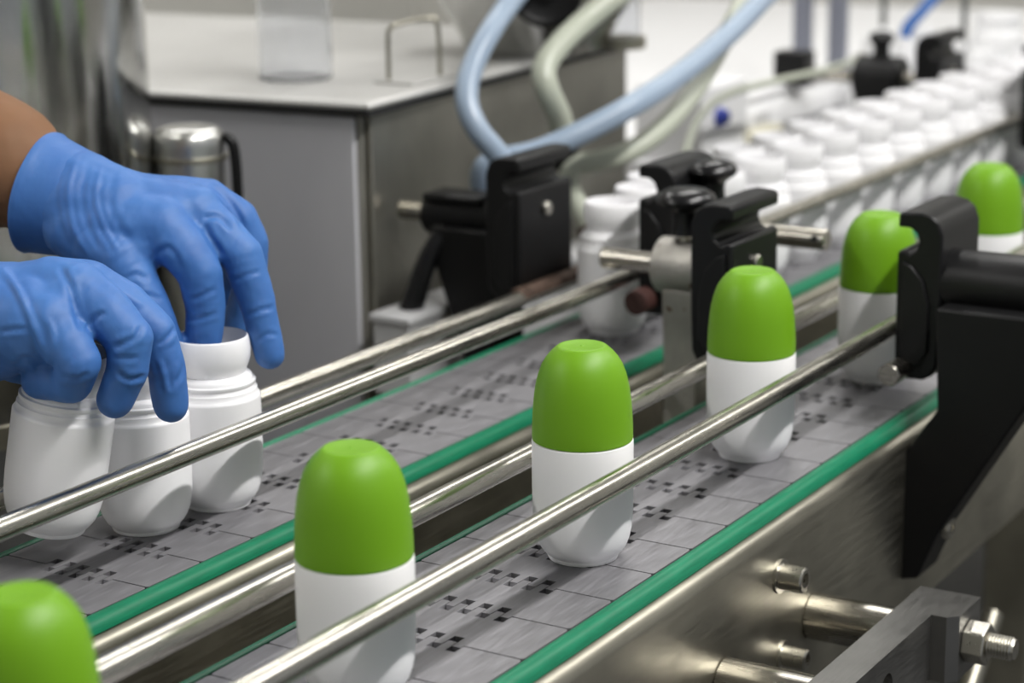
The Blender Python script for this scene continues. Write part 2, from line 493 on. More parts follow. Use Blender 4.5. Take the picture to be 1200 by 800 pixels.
# (1) big near bracket on the right of the frame
t = thing('rail_bracket', 'big black plastic rail bracket on the near side plate at right', 'bracket', (400, -14, -88))
clamp_head(t, 403, 60, 0.8, 1, -3)
stub_rod(t, 383, 404, -4, 30, 'rod', 6.4)
part(MB().lathe([(0,0),(17.5,0),(18,1),(18,84),(16.5,85),(0,85)], 40, (421, -22, 79), '-y'), 'boss', 'black', t)
poly = [(-28, 70), (-31, 12), (-13.2, -14), (-13.2, -90), (-23, -88), (-34, -60), (-84, 26), (-106, 40), (-106, 66), (-100, 70)]
part(MB().prism(poly, 'x', 388, 420), 'arm', 'black', t, 1.5)
part(MB().prism([(-13.2, -24), (-13.2, -86), (-20, -82), (-20, -28)], 'x', 420, 446), 'mount_flange', 'black', t, 1.2)
part(MB().lathe([(0,0),(6.5,0),(6.5,3),(5.5,4.2),(3,4.2),(2.8,2),(0,2)], 24, (404, -33, -60), '-y'), 'mount_screw', 'nut', t)
part(MB().cyl((421, -150, 79), 'y', 100, 6.5, 24), 'rod', 'rod', t)


# (2)(3) twin posts between the lanes, one clamp to each side
def post(label, px, py, pz, head, rod_y0, rod_y1, knob_r, kz=18, kdx=6):
    t = thing('rail_clamp', label, 'clamp', (px, py, -60))
    clamp_head(t, *head)
    # cast eye post
    part(MB().lathe([(7,0),(16,0),(17,1),(17,33),(16,34),(7,34)], 36, (px, py-17, pz), 'y'), 'eye_boss', 'cast', t)
    part(MB().prism([(px-11, pz-12), (px+11, pz-12), (px+9, pz-45), (px+9, -24), (px+26, -40), (px+26, -60), (px-13, -60), (px-13, -40), (px-9, -28), (px-9, pz-45)], 'y', py-12, py+12),
         'post', 'cast', t, 2.0)
    part(MB().cyl((px, rod_y0, pz), 'y', rod_y1-rod_y0, 6.6, 28), 'rod', 'rod', t)
    b = part(MB().box(px-13, px+26, 121, 173, -68, -60), 'foot_plate', 'cast', t, 1)
    knob(t, px+kdx, py, pz+kz, r=knob_r)
    return t


t = post('black rail clamp on a grey cast post between the lanes, hook facing the near lane', 420, 140, 70, (364, 62, 83.5, -1, -1), 96, 197, 18, 20, -2)
stub_rod(t, 352, 372, 88, 34, 'rod', 6)
t = post('black rail clamp behind the cast post, hook facing the rear lane', 500, 158, 77, (456, 62, 192.5, 1, 1), 84, 180, 16, 18, -11)
stub_rod(t, 440, 458, 186, 38, 'dark_red', 8)
part(MB().cyl((492.9, 90, 78.5), 'x', 2, 2.1, 14, 0.1), 'pin_hole', 'dark_bed', t)


# (4) clamp behind the rear lane with a lever, (5) its twin farther along
def lever_clamp(label, cx, yf, dz):
    t = thing('rail_clamp', label, 'clamp', (cx, yf+40, -60))
    clamp_head(t, cx-34, 68, yf, -1, dz)
    stub_rod(t, cx-46, cx+44, yf-5, 33+dz, 'rust', 6.2)
    part(MB().lathe([(0,0),(13,0),(14.5,1.5),(14.5,66),(13.5,68),(0,68)], 36, (cx, yf+24, 73+dz), 'y'), 'boss', 'black', t)
    part(MB().box(cx-14, cx+14, yf+44, yf+90, 83+dz, 89+dz), 'boss_rib', 'black', t, 2)
    part(MB().cyl((cx, yf+60, 73+dz), 'y', 56, 6.4, 24), 'rod', 'rod', t)
    part(MB().prism([(yf+34, 68+dz), (yf+80, 68+dz), (yf+76, 40+dz), (yf+60, -10), (yf+46, -60), (yf+30, -60), (yf+30, -10), (yf+30, 40+dz)], 'x', cx-20, cx+20), 'arm', 'black', t, 2)
    part(MB().tube([(cx-12, yf+72, 66+dz), (cx-22, yf+80, 46+dz), (cx-28, yf+88, 18+dz), (cx-30, yf+90, 10+dz)], lambda q: 6.2+2.4*q, 14), 'clamp_lever', 'black_gloss', t)
    return t


lever_clamp('black lever-locked rail clamp at the back of the rear lane near the gloved hands', 496, 283, -4)
cx, yf = 1262, 284
t = thing('rail_clamp', 'distant black rail clamp with top knob rising behind the bottle queue', 'clamp', (cx, yf+60, -60))
clamp_head(t, cx-34, 68, yf, -1, 0)
part(MB().cyl((cx, yf+20, 74), 'y', 150, 6.4, 24), 'rod', 'rod', t)
part(MB().lathe([(0,0),(20,0),(22,2),(22,44),(20,46),(0,46)], 36, (cx, yf+50, 74), 'y'), 'boss', 'black', t)
part(MB().prism([(yf+52, 74), (yf+94, 74), (yf+88, 10), (yf+70, -60), (yf+32, -60), (yf+34, -10), (yf+50, 40)], 'x', cx-22, cx+22), 'arm', 'black', t, 2)
knob(t, cx, yf+73, 92, r=13)
part(MB().prism([(yf+148, 62), (yf+176, 62), (yf+182, 70), (yf+182, 96), (yf+148, 96)], 'x', cx-14, cx+14), 'rod_end_plug', 'black', t, 2)
t = post('dark rail clamp at the right picture edge in front of the bottle queue', 1222, 158, 77, (1180, 62, 190, 1, 1), 84, 180, 16)

# ------------------------------------------------------------------ bottles
BODY = [(0,1.2),(14.6,1.2),(15.2,0),(16.2,0),(16.6,0.9),(16.5,1.9),(17.1,2.4),(18.9,4.2),(20.5,6.8),(21.8,10.4),(22.7,15),(23.2,20),(23.45,27),(23.5,35),(23.5,56)]
CAP = [(0,57.4),(22.9,57.4),(23.25,57.5),(23.3,58.2),(23.2,64),(22.9,70),(22.4,76),(21.6,82),(20.3,87.6),(18.6,92.2),(16.6,95.6),(14.3,98.3),(12.2,100.2),(11.2,101),(10.4,101.3),(9.6,101.1),(1.0,100.9),(0.7,101.3),(0,101.4)]
HOUSE = [(16.4,68.2),(17.0,69.4),(17.3,70.8),(18.3,73),(19.2,76),(19.55,79.5),(19.35,83),(18.75,86.2),(18.45,86.9),(18.0,87.1),(17.6,86.8),(17.9,83),(18.1,79),(17.2,75),(15,71.5),(13.2,68)]
NECK = [(23.5,56.5),(22.8,57.6),(22.1,58.2),(22.0,60.6),(21.2,61.1),(20.9,62.6),(21.4,63.1),(21.4,64.6),(20.2,65.1),(19.9,66.5),(19.3,67.4),(17.2,68.4),(16,68.4),(13.6,67),(13.4,64),(0,63)]

cap_root = thing('capped_bottle', '', 'bottle')
part(MB().lathe(BODY+[(23.35,56.8),(22.6,57.2),(0,57.2)], 64), 'bottle_body', 'plastic_white', cap_root, smooth=50)
part(MB().lathe(CAP, 64), 'cap', 'cap_green', cap_root, smooth=50, label='matte green domed cap')
open_root = thing('uncapped_bottle', '', 'bottle')
part(MB().lathe(BODY+NECK, 64), 'bottle_body', 'plastic_white', open_root, smooth=50)
part(MB().lathe(HOUSE+[HOUSE[0]], 64), 'neck_housing', 'plastic_white', open_root, smooth=50)

caps = [(-238, 'green-capped white bottle cut off at the bottom left corner'),
        (-59.7, 'green-capped white bottle whose base is cut by the lower picture edge'),
        (119.9, 'sharp whole green-capped white bottle in the middle of the picture'),
        (300.4, 'green-capped white bottle in front of the grey cast post'),
        (477.5, 'green-capped white bottle partly hidden by the big black bracket'),
        (671, 'farthest green-capped white bottle, at the right picture edge')]
for i, (x, lab) in enumerate(caps):
    if i == 0:
        cap_root.location = W(x, 40.8, 0.15); cap_root['label'] = lab; cap_root['group'] = 'green-capped bottles on the near lane'
    else: dup(cap_root, (x, 40.8, 0.15), lab, rot=(0, 0, i*0.7))

G = 'uncapped white bottles by the gloved hands'
open_root.location = W(96, 239, 0.15); open_root['group'] = G
open_root['label'] = 'upright uncapped white bottle with a gloved finger in its mouth'
dup(open_root, (50.5, 247, 0.15), 'upright uncapped white bottle between the tilted bottle and the fingered one', G)
# the tilted bottle lifted by the lower hand: leans to the right seen along the lane
hv = Vector((math.cos(YAW), math.sin(YAW), 0)); q = Matrix.Rotation(math.radians(10.5), 4, hv)
bC = at(58, 617, 990)
o = dup(open_root, tuple(bC), 'tilted uncapped white bottle gripped by the lower gloved hand', G)
o.rotation_euler = q.to_euler()
bD = at(-52, 640, 960)
dup(open_root, (-91, 240, 0.15), 'uncapped white bottle just peeking in at the left picture edge', G)
G2 = 'uncapped white bottles beside the cast post'
dup(open_root, (506, 238, 0.15), 'uncapped white bottle standing alone left of the cast post', G2)
dup(open_root, (562, 246, 0.15), 'uncapped white bottle half hidden behind the lone one beside the cast post', G2)
G3 = 'far crowded queue of uncapped bottles'
random.seed(4)
ORD = ['nearest', 'second', 'third', 'fourth', 'fifth', 'sixth', 'seventh', 'eighth', 'ninth', 'tenth', 'eleventh', 'twelfth', 'thirteenth', 'fourteenth', 'fifteenth', 'sixteenth', 'seventeenth', 'eighteenth', 'nineteenth', 'twentieth', 'twenty-first', 'twenty-second', 'twenty-third', 'twenty-fourth', 'last']
for k in range(25):
    x = 606 + 34.0*k + random.uniform(-0.2, 0.2)
    dup(open_root, (x, 227.9 if k % 2 else 260.6, 0.15), ORD[k] + ' uncapped bottle from the cast post in the far zigzag queue', G3, rot=(0, 0, random.uniform(0, 6)))

# ------------------------------------------------------------------ the worker's gloved hands
def skin_mesh(name, chains, org, voxel=1.3, smooth=9, creases=(), lumps=0.4, folds=()):
    """one continuous surface grown around chains of (point, radius)"""
    mb = MB()
    for ch in chains:
        for (p, r) in ch: mb.ball(p, r, 20, 12)
        for (p, r), (q2, r2) in zip(ch[:-1], ch[1:]):
            mb.cone(p, q2, r, r2, 20)
    me = mb.mesh(name+'_src', org, 0)
    ob = bpy.data.objects.new(name+'_src', me); COL.objects.link(ob)
    rm = ob.modifiers.new('r', 'REMESH'); rm.mode = 'VOXEL'; rm.voxel_size = voxel*S
    sm = ob.modifiers.new('s', 'SMOOTH'); sm.factor = 0.5; sm.iterations = smooth
    dg = bpy.context.evaluated_depsgraph_get(); dg.update()
    out = bpy.data.meshes.new_from_object(ob.evaluated_get(dg))
    bpy.data.objects.remove(ob); bpy.data.meshes.remove(me)
    out.name = name
    nv = len(out.vertices)
    co = np.empty(nv*3, np.float32); out.vertices.foreach_get('co', co); co = co.reshape(-1, 3)
    no = np.empty(nv*3, np.float32); out.vertices.foreach_get('normal', no); no = no.reshape(-1, 3)
    P = co/S + np.array(org)
    n1 = np.array([noise.noise(Vector(p)/11) for p in P]); n2 = np.array([noise.noise(Vector(p)/5.5) for p in P])
    n3 = np.array([noise.noise(Vector(p)/16) for p in P])
    d = lumps*n1 + 0.5*lumps*n2
    for c, a, R, lam, amp in creases:
        e = P-np.array(c); l2 = (e**2).sum(1)/R**2
        w = np.clip(1-l2, 0, 1)**2
        k = np.sin(2*np.pi*(e@np.array(a) + 2.2*n3*lam/5)/lam)
        d -= 1.3*amp*w*np.clip(k-0.35, 0, 1)**1.5*np.clip(0.55+1.3*n1, 0, 1.2)
    rel = P-np.array(CC); zc = rel@np.array(fw)
    qx = 600+F*(rel@np.array(RV))/zc; qy = 400-F*(rel@np.array(UV))/zc
    face = np.clip(-(no@np.array(fw))*3+0.3, 0, 1)
    for line, amp, sig in folds:
        best = np.full(nv, 1e9); along = np.zeros(nv)
        L = spline([Vector((x, y, 0)) for x, y in line], 5)
        for i in range(len(L)-1):
            ax, ay, bx, by = L[i].x, L[i].y, L[i+1].x, L[i+1].y
            t_ = np.clip(((qx-ax)*(bx-ax)+(qy-ay)*(by-ay))/max((bx-ax)**2+(by-ay)**2, 1e-6), 0, 1)
            dd = np.hypot(qx-ax-t_*(bx-ax), qy-ay-t_*(by-ay))
            along = np.where(dd < best, (i+t_)/(len(L)-1), along); best = np.minimum(best, dd)
        mm = best*zc/F
        taper = np.clip(np.minimum(along, 1-along)*6, 0, 1)
        g_ = (mm/sig)
        d += amp*taper*face*(np.exp(-g_**2) - 0.45*np.exp(-((g_-1.8)**2)))
    co += no*(d[:, None]*S)
    out.vertices.foreach_set('co', co.astype(np.float32).ravel()); out.update()
    out.shade_smooth()
    return out


def chain(*n): return [(at(px, py, d), r) for px, py, d, r in n]


person = thing('person', 'person in blue gloves with bare tanned forearm, both hands handling uncapped bottles', 'person', tuple(at(-120, 300, 1010)))
org = tuple(person['org'])

# hand farther from the camera (left hand)
arm_dir = (at(140, 252, 1058)-at(-60, 165, 1075)).normalized()
up_hand = [
    chain((92, 239, 1060, 27.3), (135, 251, 1056, 24)),
    chain((92, 239, 1060, 27), (130, 262, 1050, 20), (188, 266, 1046, 15.5)),
    chain((100, 240, 1060, 25), (150, 246, 1058, 20), (226, 250, 1060, 15)),
    chain((100, 240, 1064, 24), (150, 240, 1068, 17), (242, 238, 1076, 12.8)),
    chain((100, 240, 1066, 22), (150, 244, 1078, 16), (240, 238, 1092, 11.5)),
    chain((150, 252, 1056, 19), (205, 256, 1056, 15.5), (236, 246, 1070, 12.5)),
    chain((188, 266, 1046, 15), (216, 294, 1042, 12.2), (234, 320, 1042, 11.3), (241, 360, 1046, 10), (238, 410, 1050, 9)),
    chain((226, 250, 1060, 14), (262, 278, 1056, 11.4), (283, 299, 1055, 10.9), (301, 352, 1057, 9.3), (316, 415, 1060, 7.8)),
    chain((242, 238, 1076, 12.5), (278, 257, 1080, 10.8), (293, 283, 1083, 9.8), (292, 335, 1088, 9), (279, 383, 1091, 8.2)),
    chain((240, 238, 1092, 11.5), (270, 258, 1100, 9.4), (280, 290, 1108, 8.8), (274, 338, 1112, 8), (264, 370, 1112, 7.4)),
    chain((95, 262, 1052, 20), (140, 304, 1041, 14.6), (166, 346, 1038, 11.4), (184, 377, 1039, 10), (193, 402, 1042, 9)),
    chain((120, 268, 1048, 18), (160, 290, 1044, 13), (175, 285, 1046, 13)),
]
fd = lambda a, b: (at(*b)-at(*a)).normalized()
cr_up = [
    (at(80, 232, 1035), arm_dir, 46, 10.5, 0.5), (at(115, 262, 1032), arm_dir, 34, 8.0, 0.4),
    (at(234, 325, 1034), fd((234, 320, 1042), (241, 360, 1046)), 17, 5.5, 0.45),
    (at(240, 372, 1036), fd((234, 320, 1042), (241, 360, 1046)), 14, 4.6, 0.35),
    (at(288, 312, 1047), fd((283, 299, 1055), (301, 352, 1057)), 17, 5.5, 0.45),
    (at(306, 372, 1050), fd((283, 299, 1055), (316, 415, 1060)), 16, 5.2, 0.4),
    (at(200, 285, 1034), fd((188, 266, 1046), (216, 294, 1042)), 18, 6.0, 0.4),
    (at(150, 318, 1030), fd((140, 304, 1041), (175, 344, 1038)), 26, 7.0, 0.5),
]
me = skin_mesh('glove', up_hand, org, creases=cr_up, folds=[
    ([(62, 176), (50, 215), (52, 262), (66, 292)], 0.6, 2.4), ([(78, 178), (66, 220), (70, 262), (90, 300)], -0.5, 1.8),
    ([(92, 178), (80, 222), (86, 266), (106, 304)], 0.65, 1.4), ([(106, 184), (96, 226), (104, 268), (122, 300)], -0.5, 1.9),
    ([(120, 190), (112, 228), (120, 262), (140, 296)], 0.6, 1.3), ([(136, 200), (128, 232), (138, 262), (158, 290)], -0.4, 2.0),
    ([(244, 214), (262, 228), (276, 246), (286, 268)], -1.1, 1.5), ([(238, 256), (256, 254), (272, 270)], -0.9, 1.4),
    ([(262, 300), (246, 276), (240, 262)], -1.0, 1.6), ([(182, 300), (196, 290), (206, 300), (212, 318)], -0.7, 1.4),
    ([(222, 352), (238, 346), (254, 338)], -0.7, 1.2), ([(218, 376), (238, 372), (256, 366)], -0.6, 1.1),
    ([(268, 330), (290, 322), (306, 318)], -0.7, 1.2), ([(286, 372), (304, 364), (322, 360)], -0.7, 1.2), ([(300, 402), (312, 392), (326, 392)], -0.6, 1.1),
    ([(140, 330), (160, 322), (176, 330)], -0.6, 1.4), ([(150, 352), (172, 346), (190, 352)], -0.6, 1.3)])
me.materials.append(M['glove'])
g = bpy.data.objects.new('glove', me); COL.objects.link(g); g.parent = person; g['label'] = 'blue nitrile glove, index finger dipped into a bottle mouth'


def cuff(p0, p1, ra, rb, seed):
    """open, slightly wavy glove cuff with a rolled edge, from rim p0 to wrist p1"""
    mb = MB(); t = (p1-p0).normalized(); a = t.orthogonal().normalized(); b = t.cross(a); n = 64
    rows = [(0.0, ra-1.6), (-0.02, ra-0.4), (0.0, ra+0.8), (0.08, ra+1.0), (0.14, ra+0.1), (0.4, ra*0.55+rb*0.45+0.2), (0.75, rb+0.2), (1.0, rb-0.6)]
    vs = []
    for f, r in rows:
        for k in range(n):
            th = 2*math.pi*k/n
            wv = noise.noise(Vector((math.cos(th)*0.8, math.sin(th)*0.8, seed+f*0.5)))*(1-f)
            c = p0 + (p1-p0)*(f + 0.13*wv*(1-f))
            vs.append(c + (a*math.cos(th)+b*math.sin(th))*(r + 1.0*wv))
    fs = [(i*n+k, i*n+(k+1) % n, (i+1)*n+(k+1) % n, (i+1)*n+k) for i in range(len(rows)-1) for k in range(n)]
    return mb.add(vs, fs)


part(cuff(at(46, 225, 1066), at(96, 241, 1061), 30.4, 27.6, 1.3), 'cuff', 'glove', g, smooth=60)

# hand nearer to the camera (right hand)
low_hand = [
    chain((-150, 398, 955, 30), (-60, 380, 958, 28), (0, 374, 962, 26.5), (40, 364, 964, 22)),
    chain((0, 374, 962, 26), (35, 378, 952, 21), (58, 380, 945, 15.5)),
    chain((10, 368, 964, 24), (62, 342, 962, 16.6), (90, 344, 957, 15)),
    chain((10, 366, 972, 23), (62, 342, 974, 16.5), (102, 340, 972, 14.5)),
    chain((10, 368, 980, 22), (64, 346, 986, 16), (106, 342, 989, 13.5)),
    chain((58, 380, 946, 15), (70, 362, 952, 15), (90, 346, 957, 14.5)),
    chain((58, 380, 945, 14.5), (78, 403, 940, 11.6), (93, 425, 938, 10), (84, 449, 947, 9.2), (46, 446, 957, 8.4)),
    chain((90, 344, 957, 14.5), (126, 368, 952, 12), (152, 396, 949, 10.8), (150, 432, 951, 9.6), (135, 468, 955, 8.8)),
    chain((102, 340, 972, 14.2), (145, 358, 974, 11.6), (180, 388, 974, 10.2), (195, 430, 977, 9.2), (200, 474, 981, 8.4)),
    chain((106, 342, 989, 13.4), (146, 360, 1000, 10.6), (178, 386, 1010, 9.4), (176, 402, 1022, 8.4)),
    chain((-10, 392, 972, 22), (22, 412, 984, 15), (52, 430, 996, 11.5), (84, 440, 1001, 10)),
]
cr_lo = [
    (at(10, 362, 936), fd((10, 370, 960), (58, 380, 945)), 40, 17, 0.5),
    (at(80, 345, 940), fd((60, 340, 960), (95, 352, 955)), 26, 12, 0.45),
    (at(96, 428, 930), fd((78, 403, 940), (93, 425, 938)), 15, 5.5, 0.4),
    (at(156, 402, 940), fd((152, 396, 949), (150, 432, 951)), 17, 5.5, 0.45),
    (at(150, 440, 943), fd((152, 396, 949), (150, 432, 951)), 15, 5.0, 0.45),
    (at(188, 408, 966), fd((180, 388, 974), (195, 430, 977)), 18, 6.0, 0.45),
    (at(199, 450, 972), fd((180, 388, 974), (200, 474, 981)), 16, 5.2, 0.4),
    (at(30, 432, 940), fd((10, 430, 950), (60, 440, 950)), 30, 9.0, 0.55),
]
me = skin_mesh('glove', low_hand, org, creases=cr_lo, folds=[
    ([(0, 312), (22, 342), (40, 384), (56, 426)], 1.1, 1.5), ([(68, 308), (82, 336), (90, 368), (96, 388)], -1.0, 1.6), ([(0, 389), (18, 386), (32, 386)], -0.8, 1.2),
    ([(56, 372), (62, 396), (56, 424)], 0.7, 1.4), ([(100, 388), (112, 372), (124, 366)], -0.9, 1.3), ([(130, 408), (146, 402), (160, 394), (166, 380)], -0.9, 1.3),
    ([(132, 418), (150, 420), (164, 418)], -0.7, 1.1), ([(136, 436), (152, 444), (170, 440)], -1.0, 1.2), ([(184, 404), (196, 396), (206, 382)], -0.8, 1.2),
    ([(186, 420), (192, 440), (196, 462)], 0.8, 1.3), ([(204, 450), (212, 440), (216, 424)], -0.7, 1.2), ([(72, 440), (90, 444), (104, 436)], -0.9, 1.2),
    ([(112, 318), (140, 340), (170, 360)], 0.7, 1.8), ([(18, 430), (28, 420), (44, 424)], -0.9, 1.4), ([(34, 428), (50, 434), (58, 420)], 0.8, 1.4)])
me.materials.append(M['glove'])
g2 = bpy.data.objects.new('glove', me); COL.objects.link(g2); g2.parent = person; g2['label'] = 'blue nitrile glove gripping a tilted bottle by its neck'
part(cuff(at(-190, 406, 952), at(-140, 396, 955), 32.5, 30.5, 4.1), 'cuff', 'glove', g2, smooth=60)
# bare forearms
me = skin_mesh('forearm', [chain((-420, 20, 1105, 46), (-260, 85, 1092, 43), (-80, 156, 1076, 36.5), (0, 191, 1069, 32.8), (48, 218, 1064, 25.2), (95, 240, 1060, 20))], org, 2.0, 6, (), 0.3)
me.materials.append(M['skin']); fa = bpy.data.objects.new('forearm', me); COL.objects.link(fa); fa.parent = person; fa['label'] = 'bare tanned forearm'
me = skin_mesh('forearm', [chain((-560, 500, 925, 42), (-350, 445, 940, 38), (-140, 398, 955, 28.5))], org, 2.0, 6, (), 0.3)
me.materials.append(M['skin']); fa = bpy.data.objects.new('forearm', me); COL.objects.link(fa); fa.parent = person

# ------------------------------------------------------------------ bench, tank and things behind the lanes
BROT = math.radians(5)
bench = thing('steel_bench', 'low stainless steel bench cabinet with pale top behind the rear lane', 'bench', (459, 399, FL))
bench.rotation_euler = (0, 0, BROT)
bo = (0, 0, FL)
part(MB().box(8, 450, 10, 900, FL+60, 138.2), 'cabinet_body', 'bench_steel', bench, 1.5, org=bo)
part(MB().box(4, 8.2, 14, 896, FL+70, 136), 'front_panel', 'bench_front_lit', bench, 1, org=bo)
part(MB().box(14, 446, 6, 10.2, FL+70, 136), 'side_panel', 'bench_steel', bench, 1, org=bo)
part(MB().box(-4, 462, -4, 908, 142, 148), 'worktop', 'bench_top', bench, 3, org=bo)
part(MB().box(-2, 460, -2, 906, 138, 142.2), 'worktop_seam', 'dark_bed', bench, org=bo)
for fx in (40, 400):
    for fy in (40, 860):
        part(MB().lathe([(0,FL),(22,FL),(22,FL+12),(12,FL+16),(12,FL+60),(0,FL+60)], 20, (fx, fy, 0)), 'foot', 'black', bench, org=bo)

tc = at(-92, 100, 1335)
tank = thing('steel_tank', 'tall polished stainless steel tank behind the bare forearm', 'tank', (tc.x, tc.y, FL))
part(MB().lathe([(0,FL+120),(120,FL+122),(138,FL+140),(142,FL+160),(141,760),(142,764),(0,764)], 96, (tc.x, tc.y, 0)), 'shell', 'tank', tank)
for bz in (-30, 330): part(MB().lathe([(140,bz),(143.5,bz+1),(143.5,bz+15),(140,bz+16)], 96, (tc.x, tc.y, 0)), 'band', 'frame', tank)
part(MB().lathe([(141,748),(147,749),(147,772),(0,790)], 96, (tc.x, tc.y, 0)), 'lid', 'tank', tank)
for k in range(3):
    a = 2.1*k+0.4
    part(MB().cyl((tc.x+110*math.cos(a), tc.y+110*math.sin(a), FL), 'z', 140, 16, 20), 'leg', 'frame', tank)

cc = at(221, 175, 1372)
zt = at(221, 146, 1372).z
can = thing('steel_canister', 'small shiny stainless canister in front of the bench panel', 'canister', (cc.x, cc.y, -120))
part(MB().lathe([(0,-120),(22,-120),(24,-118),(24,zt-12),(23.2,zt-6),(20.5,zt-2),(16,zt-0.4),(0,zt)], 48, (cc.x, cc.y, 0)), 'can_body', 'can', can)
part(MB().lathe([(23.8,zt-22),(25.2,zt-21.5),(25.2,zt-18.5),(23.8,zt-18)], 48, (cc.x, cc.y, 0)), 'rolled_band', 'frame', can)
part(MB().tube([(cc.x+9, cc.y-21, zt-7), (cc.x+12, cc.y-28, zt-16), (cc.x+12, cc.y-28, zt-70), (cc.x+9, cc.y-22, zt-80)], 3.6, 10), 'handle', 'black', can)
st = thing('side_stand', 'low dark steel stand under the shiny canister', 'stand', (cc.x, cc.y, FL))
part(MB().box(cc.x-20, cc.x+24, cc.y-40, cc.y+18, -128, -120), 'stand_top', 'frame', st, 2)
part(MB().cyl((cc.x, cc.y, FL+20), 'z', -128-FL-20, 14, 20), 'stand_post', 'frame', st)
part(MB().lathe([(0,FL),(24,FL),(24,FL+8),(16,FL+20),(0,FL+20)], 32, (cc.x, cc.y, 0)), 'stand_base', 'black', st)

# pale duct behind the rear lane
t = thing('cable_duct', 'pale grey cable duct low behind the rear lane by the lever clamp', 'duct', (430, 352, FL))
part(MB().box(442, 1000, 358, 388, -48, 2), 'duct_body', 'tray', t, 1.5)
part(MB().box(440, 1002, 356, 390, 2, 8), 'duct_lid', 'tray', t, 1.5)
for dx in (460, 940): part(MB().box(dx, dx+26, 362, 384, FL, -48), 'leg', 'frame', t, 1)


def on(px, py, z):   # point of the horizontal plane z seen at a pixel
    d = fw + RV*((px-600)/F) + UV*((400-py)/F)
    return CC + d*((z-CC.z)/d.z)


# clear jar on the bench
jp = on(347, 92, 148)
t = thing('clear_jar', 'clear plastic jar standing on the pale bench top', 'jar', (jp.x, jp.y, 148.2))
part(MB().lathe([(0,148.2),(25,148.2),(27,150),(27,236),(25,244),(21,248),(21,262),(19.6,262),(19.6,247),(24,242),(25.6,235),(25.6,151),(24,150),(0,150)], 48, (jp.x, jp.y, 0)), 'jar_body', 'clear', t)
part(MB().lathe([(0,256),(23,256),(23.4,257),(23.4,272),(22,273.5),(0,274)], 40, (jp.x, jp.y, 0)), 'lid', 'hose_blue', t)
# wire stand
a, b = on(456, 97, 148), on(500, 92, 148)
t = thing('wire_stand', 'thin bent wire stand on the bench beside the hopper', 'stand', (a.x, a.y, 148))
part(MB().tube([(a.x, a.y, 149.4), (a.x, a.y, 180), (a.x+1, a.y-1, 186), (a.x+5, a.y-5, 189), (b.x, b.y, 191), (b.x+6, b.y-6, 187), (b.x+7, b.y-7, 150)], 1.7, 10), 'wire', 'frame', t)
part(MB().box(a.x-8, b.x+15, b.y-15, a.y+8, 148, 150.2), 'base_plate', 'bench_top', t, 0.5)
# hopper with black valve wheel
hp = on(628, 58, 148)
t = thing('steel_hopper', 'round stainless hopper with black hand wheel on the bench', 'hopper', (hp.x, hp.y, 148))
part(MB().lathe([(0,148),(52,148),(56,150),(60,160),(74,182),(86,210),(92,250),(94,330),(96,334),(96,340),(90,341),(88,330),(86,250),(0,200)], 64, (hp.x, hp.y, 0)), 'bowl', 'tank', t)
part(MB().lathe([(92,206),(97,208),(97,216),(92,218)], 64, (hp.x, hp.y, 0)), 'flange', 'frame', t)
vd = (CC-hp); vd.z = 0; vd.normalize()
wc = Vector((hp.x, hp.y, 205)) + vd*104 + Vector((0.5, -0.86, 0))*8
rm = Matrix.Translation(wc) @ vd.to_track_quat('Z', 'Y').to_matrix().to_4x4()
mbw = MB().lathe([(0,-14),(10,-14),(10,2),(24,2),(28,5),(28,9),(24,12),(20,10),(8,9),(8,13),(0,14)], 40)
mbw.v = [tuple(rm @ Vector(v)) for v in mbw.v]
part(mbw, 'hand_wheel', 'black', t)
mbw = MB().lathe([(6.5,-40),(7,-39),(7,0),(0,0)], 24); mbw.v = [tuple(rm @ Vector(v)) for v in mbw.v]
part(mbw, 'valve_stem', 'rod', t)
# glass sight tube right of the hopper
gp = on(728, 56, 148)
t = thing('sight_glass', 'short glass sight tube with steel collars right of the hopper', 'glass tube', (gp.x, gp.y, 148))
part(MB().lathe([(14,154),(15.5,154),(15.5,236),(14,236),(14,154)], 32, (gp.x, gp.y, 0)), 'glass_tube', 'clear', t)
part(MB().lathe([(0,148),(20,148),(20,157),(0,157)], 32, (gp.x, gp.y, 0)), 'collar', 'frame', t)
part(MB().lathe([(0,234),(20,234),(20,246),(0,246)], 32, (gp.x, gp.y, 0)), 'collar', 'frame', t)


def hose(label, pts, r, m, coup=None):
    P = [at(*p) for p in pts]
    t = thing('hose', label, 'hose', tuple(P[-1]), 'flexible hoses above the bench')
    part(MB().tube(P, r, 20, 8), 'hose_tube', m, t)
    part(MB().tube([P[-1], P[-1]+(P[-1]-P[-2]).normalized()*16], r+2.2, 20, 1), 'end_fitting', coup or 'frame', t)


hose('thick pale blue hose sweeping down from the top to the lever clamp',
     [(960, -60, 1740), (905, -12, 1680), (858, 36, 1620), (800, 85, 1560), (745, 121, 1520), (690, 151, 1508), (632, 177, 1502), (590, 187, 1500), (566, 200, 1500), (570, 240, 1505), (590, 290, 1512)], 8.6, 'hose_blue')
hose('pale blue hose looping down in front of the hopper',
     [(650, -60, 1560), (612, -15, 1545), (577, 33, 1500), (553, 80, 1480), (547, 118, 1468), (560, 152, 1464), (586, 184, 1468), (612, 226, 1474)], 8.2, 'hose_blue')
hose('milky green hose ending against the bench edge below the hopper',
     [(790, -60, 1600), (735, -14, 1580), (690, 20, 1565), (656, 52, 1545), (638, 80, 1532), (642, 106, 1530), (656, 138, 1545), (660, 170, 1560)], 9.0, 'hose_green', 'black')
hose('milky green hose curving behind the thick blue one',
     [(905, -60, 1760), (878, -10, 1720), (842, 58, 1660), (812, 108, 1620), (776, 150, 1590), (738, 177, 1572), (700, 189, 1562), (672, 196, 1560), (668, 222, 1560), (690, 262, 1560)], 8.0, 'hose_green', 'dark_red')
